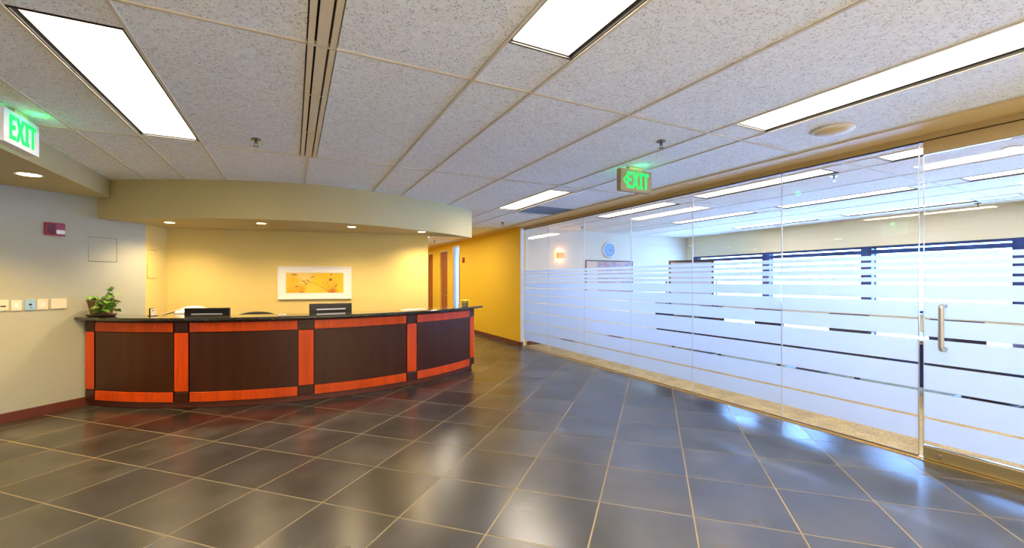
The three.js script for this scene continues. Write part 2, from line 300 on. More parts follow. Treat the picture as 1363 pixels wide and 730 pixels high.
// suspended ceiling of the conference room
{
  const RX = [3.90, 4.20, 4.52, 5.16, 5.79, 6.11, 6.75, 7.38, 7.70, 8.19].map((v) => v * H), RZ = [0.78, -0.18, -2.01, -3.84, -5.67, -7.14].map((v) => v * H);
  const rc = struct('ceiling_room', 'suspended tile ceiling of the conference room');
  for (let i = 0; i < RX.length - 1; i++) for (let j = 0; j < RZ.length - 1; j++) {
    const p = [1, 4, 7].includes(i) && j < 4 ? [RZ[j] - (j ? 0.19 : 0.2) * H, Math.max(RZ[j] - 1.63 * H, RZ[j + 1] + 0.1 * H)] : null;
    const tile = (z0, z1) => { if (z0 - z1 > 0.03) part(rc, 'ceiling_tile', span(RX[i] + 0.004, RX[i + 1] - 0.004, CH + 0.004, CH + 0.022, z0 - 0.004, z1 + 0.004), M.roomTile); };
    if (p) { tile(RZ[j], p[0]); tile(p[1], RZ[j + 1]); } else tile(RZ[j], RZ[j + 1]);
  }
  RX.forEach((x) => part(rc, 'grid_tee', span(x - 0.011, x + 0.011, CH - 0.003, CH + 0.03, 1.0, -9.2), M.tee));
  RZ.forEach((z) => part(rc, 'grid_tee', span(4.98, 10.55, CH - 0.004, CH + 0.03, z - 0.011, z + 0.011), M.tee));
  part(rc, 'gypsum_border', span(4.98, 10.6, CH + 0.022, CH + 0.05, 1.1, -9.3), M.white);
}
struct('ceiling_office', 'plain ceiling of the office behind the sidelight', span(4.97, 8.1, 2.85, 2.9, -15.7, -11.5), M.white);

// ---------------------------------------------------------------- windows and glass
// frameless glass front with bands of frosted film: window_1
const GX = 4.94, GTOP = 2.775;
const STR = [[1.746, 0.021], [1.684, 0.021], [1.606, 0.022], [1.539, 0.027], [1.392, 0.021], [1.231, 0.019], [1.064, 0.028], [0.834, 0.022], [0.604, 0.022], [0.366, 0.02]];
const bandsY = []; { let top = 1.80; for (const [y, w] of STR) { bandsY.push([y + w / 2, top]); top = y - w / 2; } bandsY.push([0.165, top]); }
function frostBands(parent, len) { for (const [y0, y1] of bandsY) { const g = new THREE.PlaneGeometry(len, y1 - y0); g.rotateY(-Math.PI / 2); part(parent, 'frosted_band', g, M.frost, [-0.0075, (y0 + y1) / 2, 0]); } }
{
  const w = struct('window_1', 'frameless glass partition with frosted bands in front of the conference room');
  const joints = [-9.11, -8.01, -6.71, -5.44, -4.215, -2.99, -1.787];
  for (let i = 0; i < 6; i++) {
    const z0 = joints[i], z1 = joints[i + 1], len = z1 - z0 - 0.006, p = part(w, 'glass_pane', box(0.012, GTOP + 0.02 - 0.012, len), M.glass, [GX, 0, (z0 + z1) / 2]);
    p.geometry.translate(0, (GTOP + 0.032) / 2, 0);
    frostBands(p, len);
    if (i) part(w, 'joint_seal', span(GX - 0.0075, GX + 0.0075, 0.012, GTOP, z0 - 0.005, z0 + 0.005), M.seal);
  }
  const p2 = part(w, 'glass_pane', box(0.012, GTOP, 1.42), M.glass, [GX, 0, -0.09]); p2.geometry.translate(0, GTOP / 2 + 0.012, 0); frostBands(p2, 1.42);
  part(w, 'edge_strip', span(GX - 0.008, GX + 0.008, 0.014, GTOP + 0.04, -1.79, -1.7865), M.steel); part(w, 'edge_strip', span(GX - 0.008, GX + 0.008, 0.12, GTOP + 0.04, -1.757, -1.7535), M.steel);
  part(w, 'end_post', span(GX - 0.014, GX + 0.014, 0, GTOP, -9.14, -9.11), M.steel);
  part(w, 'wall_jamb', span(YX + 0.008, GX - 0.012, 0.001, CH - 0.013, WE + 0.0005, WE + 0.008), M.white);
  part(w, 'header_channel', span(GX - 0.03, GX + 0.05, GTOP + 0.012, CH, -9.13, 0.62), M.header);
  part(w, 'header_gasket', span(GX - 0.012, GX + 0.012, GTOP, GTOP + 0.014, -9.13, 0.62), M.headerDark);
  part(w, 'floor_channel', span(GX - 0.022, GX + 0.022, 0.0, 0.014, -9.1, -1.75), M.brass);
  part(w, 'floor_gasket', span(GX - 0.0085, GX + 0.0085, 0.013, 0.02, -9.1, -1.79), M.headerDark);
}
// the glass door: door_1
{
  const d = struct('door_1', 'glass door with steel pull handle and bronze rails in the glass front');
  const z0 = -1.753, z1 = -0.81, c = (z0 + z1) / 2, L = z1 - z0;
  const p = part(d, 'door_pane', box(0.012, 2.55, L), M.glass, [GX, 0, c]); p.geometry.translate(0, 0.11 + 1.275, 0); frostBands(p, L);
  const r = part(d, 'bottom_rail', rbox(0.05, 0.105, L, 0.006), M.bronze, [GX, 0.066, c]);
  const lk = part(r, 'lock', cyl(0.017, 0.017, 0.02), M.steel, [-0.03, -0.005, -L / 2 + 0.11]); lk.rotation.z = Math.PI / 2;
  part(r, 'rail_cap', box(0.03, 0.012, L), M.steel, [0, 0.055, 0]);
  part(d, 'top_rail', rbox(0.05, 0.115, L, 0.004), M.header, [GX, 2.72, c]);
  part(d, 'threshold', box(0.10, 0.008, L), M.brass, [GX - 0.01, 0.005, c]);
  const path = new THREE.CurvePath(), h = 0.185, q = 0.075, r2 = 0.028;
  const V = (x, y) => new THREE.Vector3(x, y, 0);
  path.add(new THREE.LineCurve3(V(0, h), V(-q + r2, h))); path.add(new THREE.QuadraticBezierCurve3(V(-q + r2, h), V(-q, h), V(-q, h - r2)));
  path.add(new THREE.LineCurve3(V(-q, h - r2), V(-q, -h + r2))); path.add(new THREE.QuadraticBezierCurve3(V(-q, -h + r2), V(-q, -h), V(-q + r2, -h))); path.add(new THREE.LineCurve3(V(-q + r2, -h), V(0, -h)));
  part(d, 'door_handle', new THREE.TubeGeometry(path, 80, 0.019, 16), M.handle, [GX - 0.006, 1.165, -1.615]);
}
// ribbon windows of the conference room
for (let i = 0; i < bays.length - 1; i++) {
  const z0 = bays[i], z1 = bays[i + 1], w = struct(`window_${i + 2}`, `ribbon window bay ${['at the far corner of the conference room', 'second from the far corner', 'third from the far corner', 'beside the glass door', 'out past the glass door'][i]} in a navy frame`);
  const fx = WX + 0.02, t = 0.075;
  part(w, 'window_frame', frameGeo(z1 - z0, HEAD - SILL, 0.05, 0.05, t).rotateY(-Math.PI / 2).translate(fx + t, (SILL + HEAD) / 2, (z0 + z1) / 2), M.navy); part(w, 'window_post', span(fx - 0.03, fx + t + 0.03, SILL, HEAD, z0, z0 + 0.15), M.navy);
  part(w, 'transom_bar', span(fx - 0.02, fx + t, HEAD - 0.16, HEAD - 0.075, z0, z1), M.navy);
  part(w, 'mullion', span(fx, fx + 0.05, SILL, HEAD, z0 + 0.19, z0 + 0.215), M.navy);
  part(w, 'window_pane', span(fx + 0.03, fx + 0.036, SILL + 0.05, HEAD - 0.05, z0 + 0.15, z1 - 0.05), M.glass);
  part(w, 'window_sill', span(WX - 0.06, WX + 0.02, SILL - 0.03, SILL, z0, z1), M.white);
}
{
  const w = struct('window_7', 'tall frosted sidelight in the yellow corridor wall');
  const g = new THREE.PlaneGeometry(0.53, 2.66); g.rotateY(-Math.PI / 2);
  part(w, 'window_pane', g, M.frostDim, [4.88, 1.36, -13.58]);
  part(w, 'window_frame', frameGeo(0.64, 2.73, 0.055, 0.05, 0.18).rotateY(-Math.PI / 2).translate(4.985, 1.362, -13.58), M.steel);
}
for (const [n, z0, z1, lab] of [[2, ...DOORS[0], 'orange brown wooden door nearer the sidelight in the corridor'], [3, ...DOORS[1], 'orange brown wooden door farther down the corridor']]) {
  const d = struct(`door_${n}`, lab);
  part(d, 'door_leaf', span(YX + 0.05, YX + 0.095, 0.008, 2.6, z0 + 0.05, z1 - 0.05), M.door);
  each(d, 'door_frame', [span(YX - 0.015, YX + 0.14, 0, 2.66, z0 + 0.001, z0 + 0.05), span(YX - 0.015, YX + 0.14, 0, 2.66, z1 - 0.05, z1 - 0.001), span(YX - 0.015, YX + 0.14, 2.6, 2.66, z0 + 0.05, z1 - 0.05)], M.goldWall);
  const h = part(d, 'door_handle', cyl(0.012, 0.012, 0.12), M.steel, [YX - 0.02, 1.05, z1 - 0.15]); h.rotation.x = Math.PI / 2;
  part(h, 'handle_stem', cyl(0.01, 0.01, 0.08).rotateZ(Math.PI / 2), M.steel, [0.04, 0.05, 0]);
}

// ---------------------------------------------------------------- ceiling lights and fittings
function areaLight(x, y, z, w, l, color, power) { const a = new THREE.RectAreaLight(color, power, w, l); a.position.set(x, y, z); a.rotation.x = -Math.PI / 2; scene.add(a); return a; }
function ceilingPanel(x0, x1, z0, z1, label, group, mat, color, power) {
  const cx = (x0 + x1) / 2, cz = (z0 + z1) / 2, w = x1 - x0, l = z0 - z1;
  const o = thing('ceiling_light', label, 'ceiling light', [cx, CH, cz], 0, group);
  const e = 0.032;
  const hs = frameGeo(w - 0.024, l - 0.01, 0.006, 0.006, 0.1).rotateX(-Math.PI / 2); part(o, 'housing', hs, M.matte); part(o, 'housing_top', box(w - 0.024, 0.006, l - 0.01, 0, 0.104, 0), M.matte);
  part(o, 'diffuser', box(w - 0.03 - e * 1.4, 0.008, l - 0.03, 0, 0.021, 0), mat);
  each(o, 'end_trim', [box(w - 0.03, 0.006, 0.008, 0, 0.004, l / 2 - 0.011), box(w - 0.03, 0.006, 0.008, 0, 0.004, -l / 2 + 0.011)], M.dark);
  areaLight(cx, CH + 0.014, cz, w - 0.03 - e * 1.4, l - 0.034, color, power);
  return o;
}
const panelLabels = ['long recessed ceiling light above the left side near the exit sign', 'ceiling light behind the viewpoint at the left', 'rearmost ceiling light behind the viewpoint at the left', 'recessed ceiling light at the top middle of the lobby ceiling', 'rearmost ceiling light behind the viewpoint in the middle', 'ceiling light behind the viewpoint in the middle', 'recessed ceiling light next to the round speaker by the glass front', 'rearmost ceiling light behind the viewpoint by the entry wall', 'recessed ceiling light beside the grey return grille', 'recessed ceiling light down the corridor behind the canopy', 'recessed ceiling light in the corridor by the sidelight', 'farthest recessed ceiling light in the corridor by the doors'];
panels.forEach((p, i) => ceilingPanel(p.x0, p.x1, p.z0, p.z1, panelLabels[i], 'recessed lobby ceiling lights', G.panel, LAMP, p.z1 > -0.1 * H ? REAR_POWER : LAMP_POWER));
{
  const rows = [[4.20, 4.52, 'row nearest the glass'], [5.79, 6.11, 'middle row'], [7.38, 7.70, 'row nearest the windows']], at = ['at the near end', 'second from the near end', 'third from the near end', 'at the far end'];
  const RZ = [0.78, -0.18, -2.01, -3.84, -5.67].map((v) => v * H);
  for (const [a, b, n] of rows) for (let j = 0; j < 4; j++) {
    const z0 = RZ[j] - (j ? 0.19 : 0.2) * H, z1 = Math.max(RZ[j] - 1.63 * H, RZ[j + 1] + 0.1 * H);
    ceilingPanel(a * H, b * H, z0, z1, `conference room ceiling light ${at[j]} of the ${n}`, 'conference room ceiling lights', G.roomPanel, ROOM_LAMP, ROOM_POWER);
  }
}
{ // linear slot diffuser, in lengths between the cross tees
  const x = LX[4], o = thing('air_slot_diffuser', 'long tan slot air diffuser running along the lobby ceiling', 'air vent', [x, CH, 0]);
  for (let j = 0; j < 4; j++) {
    const z0 = LZ[j] - 0.012, z1 = LZ[j + 1] + 0.012, l = z0 - z1, c = (z0 + z1) / 2;
    part(o, 'backing', box(0.142, 0.01, l, 0, 0.055, c), M.matte);
    part(o, 'centre_bar', box(0.056, 0.012, l, 0, 0.003, c), M.beige);
    for (const e of [-1, 1]) {
      const m = (p) => (e < 0 ? p.reverse() : p);
      part(o, 'side_flange', prism(m([[e * 0.040, z0], [e * 0.040, z1], [e * 0.071, z1], [e * 0.071, z0]]), -0.004, 0.012), M.beige);
      part(o, 'slot_lip', box(0.003, 0.045, l, e * 0.0415, 0.03, c), M.tee);
    }
  }
  for (const z of [-3.2 * H, -2.55 * H, -1.2 * H]) part(o, 'joint_clip', box(0.142, 0.003, 0.006, 0, -0.0055, z), M.tee);
}
{ // return grille
  const g0 = -5.0 * H, g1 = -5.56 * H, x0 = 2.925 * H, x1 = 3.505 * H, o = thing('return_air_grille', 'square grey return air grille in the ceiling above the glass front', 'air vent', [(x0 + x1) / 2, CH, (g0 + g1) / 2]);
  const w = x1 - x0, l = g0 - g1;
  part(o, 'backing', box(w, 0.01, l, 0, 0.03, 0), M.dark);
  part(o, 'frame', frameGeo(w, l, 0.03, 0.03, 0.02).rotateX(-Math.PI / 2).translate(0, -0.004, 0), M.grey);
  for (let i = 0; i < 22; i++) { const v = part(o, 'louver_blade', box(w - 0.06, 0.003, 0.028), M.grey, [0, 0.012, -l / 2 + 0.05 + i * (l - 0.1) / 21]); v.rotation.x = 0.5; }
}
{ // round ceiling speaker
  const o = thing('ceiling_speaker', 'round tan domed fitting on the ceiling by the glass front', 'ceiling speaker', [4.10, CH, -2.06]);
  part(o, 'flange', new THREE.LatheGeometry([[0, 0.002], [0.155, 0.002], [0.16, -0.004], [0.15, -0.014], [0.125, -0.018]].map(([a, b]) => new THREE.Vector2(a, b)).reverse(), 40), M.cream);
  part(o, 'grille', new THREE.LatheGeometry([[0, -0.04], [0.05, -0.038], [0.09, -0.032], [0.118, -0.022], [0.126, -0.014]].map(([a, b]) => new THREE.Vector2(a, b)), 40), M.tan);
}
function sprinkler(x, z, label) {
  const o = thing('sprinkler_head', label, 'sprinkler', [x, CH, z]);
  part(o, 'escutcheon', cyl(0.038, 0.042, 0.01, 0, -0.003, 0), M.chrome);
  part(o, 'stem', cyl(0.009, 0.012, 0.03, 0, -0.022, 0, 12), M.chrome);
  each(o, 'frame_arm', [box(0.004, 0.032, 0.006, -0.014, -0.05, 0), box(0.004, 0.032, 0.006, 0.014, -0.05, 0), box(0.032, 0.004, 0.006, 0, -0.036, 0)], M.chrome);
  const star = []; for (let i = 0; i < 20; i++) { const r = i % 2 ? 0.013 : 0.026; star.push([Math.cos(i * Math.PI / 10) * r, Math.sin(i * Math.PI / 10) * r]); }
  part(o, 'deflector', prism(star.reverse(), -0.068, -0.066), M.chrome);
}
sprinkler(-0.30, -4.55, 'small chrome sprinkler head on the ceiling left of the slot diffuser'); sprinkler(3.02, -2.93, 'small chrome sprinkler head on the ceiling above the hanging exit sign');
sprinkler(4.12, -8.6, 'sprinkler head at the far end of the lobby ceiling'); sprinkler(4.05, -13.5, 'sprinkler head on the corridor ceiling near the doors');
sprinkler(6.16, -8.45, 'sprinkler head near the sconce end of the conference ceiling'); sprinkler(5.9, -2.94, 'sprinkler head just behind the glass in the conference ceiling'); sprinkler(10.1, -2.9, 'sprinkler head over the conference windows');

function downlight(x, y, z, label, r, power, group, cone = 1.25, color = CAN) {
  const o = thing('recessed_downlight', label, 'downlight', [x, y, z], 0, group);
  part(o, 'trim_ring', new THREE.LatheGeometry([[r, 0.004], [r * 1.22, 0.001], [r * 1.26, -0.004], [r * 1.2, -0.008], [r * 1.0, -0.006], [r, 0.004]].map(([a, b]) => new THREE.Vector2(a, b)), 32), M.white);
  part(o, 'lamp_lens', cyl(r, r, 0.006, 0, -0.001, 0, 28), G.can);
  const s = new THREE.SpotLight(color, power, 0, cone, 0.9); s.position.set(x, y - 0.012, z); s.target.position.set(x, 0, z); s.shadow.radius = r / 0.02; s.castShadow = true; scene.add(s, s.target);
}
const dlg = 'downlights in the reception canopy';
[[-1.50, -7.36, 'first downlight from the left in the curved canopy'], [-0.39, -6.90, 'second downlight from the left in the curved canopy'], [0.77, -6.75, 'third downlight from the left in the curved canopy'], [1.86, -6.92, 'rightmost downlight in the curved canopy']].forEach(([x, z, l]) => downlight(x, 2.36, z, l, 0.055, CAN_POWER, dlg));
downlight(-2.34, 2.62, -6.0, 'warm glowing downlight in the left soffit under the exit sign', 0.085, CAN_POWER * 2.7, undefined, 0.95, lin(1.0, 0.60, 0.14));
downlight(6.2, CH, -1.55, 'small shining downlight in the conference ceiling near the glass door', 0.05, 5);

// ---------------------------------------------------------------- exit signs
const font = await new FontLoader().loadAsync('fonts/droid/droid_sans_bold.typeface.json');
function letters(text, w, h, depth) { const g = new TextGeometry(text, { font, size: 1, depth: 0.08, curveSegments: 6, bevelEnabled: false }); g.computeBoundingBox(); const b = g.boundingBox; g.translate(-(b.min.x + b.max.x) / 2, -(b.min.y + b.max.y) / 2, 0); g.scale(w / (b.max.x - b.min.x), h / (b.max.y - b.min.y), depth / 0.08); return g; }
function exitSign(pos, turn, label, len, arrow, body) {
  const o = thing('exit_sign', label, 'exit sign', pos, turn);
  part(o, 'housing', rbox(len, 0.25, 0.07, 0.004), body, [0, -0.153, 0]);
  part(o, 'mounting_canopy', rbox(0.2, 0.028, 0.06, 0.004), M.tan, [0, -0.014, 0]);
  const x0 = arrow ? 0.02 : 0.0;
  part(o, 'lettering', letters('EXIT', arrow ? 0.32 : 0.36, 0.18, 0.006), G.green, [x0, -0.153, 0.0345]);
  if (arrow) { const s = new THREE.Shape([[0.024, 0.05], [-0.024, 0], [0.024, -0.05], [0.024, -0.03], [-0.002, 0], [0.024, 0.03]].map(([a, b]) => new THREE.Vector2(a, b))); part(o, 'arrow', new THREE.ExtrudeGeometry(s, { depth: 0.006, bevelEnabled: false }), G.green, [x0 - 0.195, -0.153, 0.0345]); }
  const l = new THREE.PointLight(lin(0.03, 1, 0.3), 0.016); l.position.set(0, -0.04, 0.12).applyAxisAngle(new THREE.Vector3(0, 1, 0), turn).add(o.position); l.castShadow = true; l.shadow.radius = 2; scene.add(l);
  const k = l.clone(); k.intensity = 0.06; k.position.set(0, -0.05, -0.09).applyAxisAngle(new THREE.Vector3(0, 1, 0), turn).add(o.position); scene.add(k);
}
exitSign([-1.885, CH, -4.66], Math.PI / 2, 'white exit sign with green letters hung by the left soffit', 0.48, false, M.white);
exitSign([3.47, CH, -3.77], 0, 'tan exit sign with green letters and arrow hung near the glass front', 0.455, true, M.signTan);

// ---------------------------------------------------------------- reception desk
const DC = [0.31, -10.05];
const at = (deg, r, y) => [DC[0] + Math.sin(deg * Math.PI / 180) * r, y, DC[1] + Math.cos(deg * Math.PI / 180) * r];
{
  const o = thing('reception_desk', 'curved reception desk with dark brown panels, orange wood rails and granite counter', 'reception desk', [DC[0], 0, DC[1]]);
  const R1 = 3.85, posts = [[-43.0, -40.5], [-24.57, -21.93], [-3.75, -0.96], [17.9, 20.5], [39.3, 41.8]];
  part(o, 'plinth', ring(3.72, 3.805, 0.003, 0.09, -43.2, 41.7, 60), M.base);
  part(o, 'body', ring(3.76, 3.835, 0.088, 1.078, -43.2, 41.8, 60), M.seam);
  const g = 0.22;
  posts.forEach(([a, b]) => {
    part(o, 'post', ring(3.8, R1 + 0.006, 0.214, 0.926, a + g / 2, b - g / 2, 4, 0.003), M.orange);
    part(o, 'corner_block', ring(3.8, R1 + 0.006, 0.09, 0.203, a + g / 2, b - g / 2, 4, 0.003), M.brown);
    part(o, 'corner_block', ring(3.8, R1 + 0.006, 0.937, 1.062, a + g / 2, b - g / 2, 4, 0.003), M.brown);
  });
  for (let i = 0; i < 4; i++) {
    const a = posts[i][1] + g / 2, b = posts[i + 1][0] - g / 2;
    part(o, 'panel', ring(3.8, R1, 0.214, 0.926, a, b, 18), M.brown);
    part(o, 'bottom_rail', ring(3.8, R1 + 0.006, 0.085, 0.203, a, b, 18, 0.003), M.orange);
    part(o, 'top_rail', ring(3.8, R1 + 0.006, 0.937, 1.05, a, b, 18, 0.003), M.orange);
  }
  part(o, 'countertop', ring(3.46, 3.945, 1.079, 1.115, -43.5, 44.3, 72, 0.008), M.granite);
  part(o, 'end_panel', ring(3.2, 3.76, 0.003, 1.079, 41.2, 41.8, 1), M.orange);
  part(o, 'back_shelf', ring(3.44, 3.5, 0.76, 1.079, -42, 41, 40), M.brown);
  part(o, 'worktop', ring(2.75, 3.74, 0.72, 0.755, -33, 14, 40, 0.004), M.brown);
  for (const a of [-32.5, -9, 13.5]) part(o, 'worktop_support', ring(2.85, 3.7, 0.003, 0.72, a - 0.3, a + 0.3, 1), M.brown);
}
const onCounter = 1.1155, onDesk = 0.7555;
// monitors behind the counter, backs to the lobby
function monitor(deg, top, w, label, tilt = 0) {
  const p = at(deg, 3.2, onDesk), o = thing('monitor', label, 'monitor', p, deg * Math.PI / 180 + tilt, 'black monitors behind the reception counter'), h = top - onDesk;
  part(o, 'base', rbox(0.24, 0.016, 0.18, 0.006), M.black, [0, 0.008, 0]);
  part(o, 'stand', rbox(0.07, h - 0.12, 0.03, 0.008), M.black, [0, (h - 0.12) / 2 + 0.012, -0.01]);
  part(o, 'back_cover', rbox(w, 0.34, 0.035, 0.01), M.black, [0, h - 0.17, 0.012]);
  part(o, 'screen', box(w - 0.03, 0.30, 0.004), M.dark, [0, h - 0.17, -0.0075]);
  part(o, 'silver_strip', box(w * 0.68, 0.018, 0.006), M.silver, [0, h - 0.085, 0.031], 'silver strip across the back');
}
monitor(-24.85, 1.195, 0.56, 'black monitor seen from behind at the left of the reception counter', 0.14);
monitor(3.3, 1.235, 0.58, 'black monitor seen from behind under the framed picture', 0.05);
{ // white machine behind the left monitor
  const p = at(-31.6, 2.98, onDesk), o = thing('printer', 'white office machine with curved top partly hidden behind the left monitor', 'printer', p, -0.2);
  part(o, 'body', rbox(0.36, 0.39, 0.34, 0.03), M.white, [0, 0.195, 0]);
  part(o, 'curved_lid', new THREE.SphereGeometry(0.22, 24, 10, 0, Math.PI * 2, 0, Math.PI / 2).scale(0.78, 0.3, 0.7), M.white, [0, 0.385, 0]);
  part(o, 'paper_tray', rbox(0.26, 0.012, 0.2, 0.004), M.cream, [-0.25, 0.37, 0]).rotation.z = 0.3;
}
{ // office chair
  const o = thing('office_chair', 'black office chair behind the reception desk with only its curved back top showing', 'chair', [-0.5, 0.003, -7.68], 0.1);
  const back = []; for (let i = 0; i <= 8; i++) { const u = -1 + i / 4; back.push(new THREE.Vector2(u * 0.27, 0.45 + 0.1 * Math.sqrt(Math.max(0, 1 - 0.85 * u * u)))); }
  const s = new THREE.Shape([...back.reverse(), new THREE.Vector2(-0.2, 0), new THREE.Vector2(0.2, 0)]);
  part(o, 'backrest', new THREE.ExtrudeGeometry(s, { depth: 0.04, bevelEnabled: true, bevelSize: 0.012, bevelThickness: 0.012, bevelSegments: 2 }), M.black, [0, 0.527, 0.0]);
  part(o, 'seat', rbox(0.5, 0.08, 0.48, 0.03), M.dark, [0, 0.46, 0.28]);
  part(o, 'column', cyl(0.025, 0.03, 0.34, 0, 0.25, 0.25), M.black);
  for (let i = 0; i < 5; i++) { const l = part(o, 'leg', rbox(0.3, 0.03, 0.04, 0.01, 0.15, 0, 0), M.black, [0, 0.075, 0.25]); l.rotation.y = i * 1.2566; part(l, 'caster', cyl(0.03, 0.03, 0.03, 0, 0, 0, 16).rotateX(Math.PI / 2), M.black, [0.28, -0.043, 0]); }
}
{ // card holder
  const o = thing('card_holder', 'black holder with a white card standing on the counter left of the monitors', 'card holder', at(-31.7, 3.62, onCounter), -0.45);
  part(o, 'backplate', rbox(0.07, 0.095, 0.008, 0.002), M.black, [-0.018, 0.05, -0.012]); part(o, 'foot', rbox(0.09, 0.006, 0.06, 0.002), M.black, [0, 0.003, 0]);
  const c = part(o, 'card', box(0.075, 0.088, 0.002), M.paper, [0.018, 0.05, 0.006]); c.rotation.set(-0.12, 0, 0.12);
  part(c, 'printed_mark', box(0.018, 0.012, 0.001), M.mark, [-0.008, 0.02, 0.0016]);
}
for (const [a, r, w, d, l] of [[-6.8, 3.68, 0.09, 0.07, 'small stack of white note paper on the counter between the monitors'], [20.3, 3.66, 0.2, 0.14, 'white paper sheet lying on the counter right of the monitor'], [23.6, 3.64, 0.16, 0.12, 'smaller white paper sheet at the right part of the counter']]) {
  const o = thing('paper_sheets', l, 'paper', at(a, r, onCounter), a * Math.PI / 180 + 0.2);
  for (let k = 0; k < 3; k++) { const s = part(o, 'sheet', box(w, 0.0022, d), M.paper, [0, 0.0013 + k * 0.0024, 0]); s.rotation.y = (k - 1) * 0.09; }
}
// trailing plant
{
  const o = thing('potted_plant', 'trailing green plant in a brown pot and saucer on the left end of the counter', 'plant', at(-40.4, 3.785, onCounter + 0.001));
  const L = (a) => new THREE.LatheGeometry(a.map(([x, y]) => new THREE.Vector2(x, y)), 36);
  part(o, 'pot', L([[0, 0.012], [0.095, 0.012], [0.1, 0.02], [0.132, 0.19], [0.14, 0.192], [0.14, 0.208], [0.128, 0.208], [0.118, 0.17]]), M.pot);
  part(o, 'saucer', L([[0, 0.0], [0.125, 0.0], [0.15, 0.022], [0.153, 0.028], [0.144, 0.026], [0.125, 0.009], [0, 0.009]]), M.pot);
  part(o, 'soil', cyl(0.119, 0.119, 0.01, 0, 0.178, 0), M.soil);
  const leaf = (bend) => { const p = [], idx = [], uv = [], prof = [[0, 0.0], [0.12, 0.36], [0.3, 0.5], [0.5, 0.44], [0.75, 0.24], [1, 0]]; prof.forEach(([t, hw]) => { for (const s of [-1, 0, 1]) { p.push(s * hw * 0.9, -bend * t * t + (s ? 0.12 * hw : 0), t - (t < 0.1 && s ? 0.1 : 0)); uv.push(s, t); } }); for (let i = 0; i < prof.length - 1; i++) for (const k of [0, 1]) { const a = i * 3 + k; idx.push(a, a + 3, a + 1, a + 1, a + 3, a + 4); } const g = new THREE.BufferGeometry(); g.setAttribute('position', new THREE.Float32BufferAttribute(p, 3)); g.setAttribute('uv', new THREE.Float32BufferAttribute(uv, 2)); g.setIndex(idx); g.computeVertexNormals(); return g; };
  const lg = [leaf(0.15), leaf(0.4), leaf(0.6)], cx = Math.cos(YAW), sx = Math.sin(YAW);
  // offsets: a along the counter to the right, y up, b towards the lobby
  const R = (a, y, b) => new THREE.Vector3(a * cx + b * -sx, y, a * sx + b * cx);
  const vine = (pts) => { const c = new THREE.CatmullRomCurve3(pts.map((q) => R(...q))); part(o, 'vine', new THREE.TubeGeometry(c, 24, 0.0035, 6), M.stemM); return c; };
  const put = (v, s, m, yaw, pitch) => { const f = part(o, 'leaf', lg[Math.floor(rnd() * 3)], m, [v.x, v.y, v.z]); f.scale.setScalar(s); f.rotation.set(pitch, yaw, rr(-0.5, 0.5), 'YXZ'); };
  const vines = [
    [[0.02, 0.18, 0.02], [0.06, 0.25, 0.05], [0.12, 0.2, 0.08], [0.2, 0.17, 0.08], [0.27, 0.16, 0.06]],
    [[0.03, 0.18, 0], [0.08, 0.27, 0.02], [0.13, 0.34, 0.02], [0.19, 0.36, 0.02]], [[0.02, 0.18, 0], [0.1, 0.25, 0.02], [0.17, 0.28, 0.03]],
    [[0.03, 0.18, 0.06], [0.07, 0.23, 0.12], [0.1, 0.15, 0.15], [0.09, 0.08, 0.15], [0.05, 0.05, 0.15]], [[0.05, 0.18, 0.06], [0.12, 0.2, 0.11], [0.16, 0.11, 0.13], [0.15, 0.055, 0.13]],
    [[-0.04, 0.18, 0.02], [-0.07, 0.24, 0.04], [-0.09, 0.24, 0.05]], [[0.06, 0.18, 0], [0.14, 0.24, 0.03], [0.22, 0.12, 0.05], [0.235, 0.06, 0.06]],
  ];
  vines.forEach((v, k) => { const c = vine(v), n = [9, 6, 5, 10, 9, 7, 5][k]; for (let i = 0; i < n; i++) { const q = c.getPoint(0.3 + 0.7 * (i + 0.5) / n); q.x += rr(-0.012, 0.012); q.y += rr(-0.004, 0.014); q.z += rr(-0.01, 0.012); put(q, rr(0.055, 0.088), rnd() < 0.6 ? M.leafA : M.leafB, rr(0, 6.28), q.y < 0.11 ? rr(-0.35, 0.05) : rr(-0.2, 0.9)); } });
}
{ // small flower arrangement
  const o = thing('flower_arrangement', 'small yellow flowers in clear glass on the right end of the counter', 'flowers', at(39.8, 3.74, onCounter));
  part(o, 'vase', new THREE.LatheGeometry([[0.001, 0], [0.05, 0], [0.056, 0.01], [0.058, 0.06], [0.054, 0.062], [0.05, 0.012], [0.001, 0.008]].map(([a, b]) => new THREE.Vector2(a, b)), 28), M.vase);
  const bl = new THREE.SphereGeometry(0.02, 10, 6).scale(1, 0.6, 1);
  for (let i = 0; i < 9; i++) { const a = i * 2.4, r = 0.022 + 0.045 * Math.sqrt(i / 9), y = 0.115 - r * 0.35 + rr(-0.006, 0.008); part(o, 'flower', bl, M.blossom, [Math.cos(a) * r, y, Math.sin(a) * r]); part(o, 'stem', new THREE.TubeGeometry(new THREE.LineCurve3(new THREE.Vector3(Math.cos(a) * 0.02, 0.012, Math.sin(a) * 0.02), new THREE.Vector3(Math.cos(a) * r, y, Math.sin(a) * r)), 2, 0.003, 5), M.stemM); }
  const lf = new THREE.SphereGeometry(0.022, 8, 5).scale(0.6, 0.25, 1);
  for (let i = 0; i < 8; i++) { const a = i * 0.8; const m = part(o, 'leaf', lf, M.leafA, [Math.cos(a) * 0.05, 0.078 + 0.01 * (i % 3), Math.sin(a) * 0.05]); m.rotation.set(0, -a + 1.57, 0.2); }
}
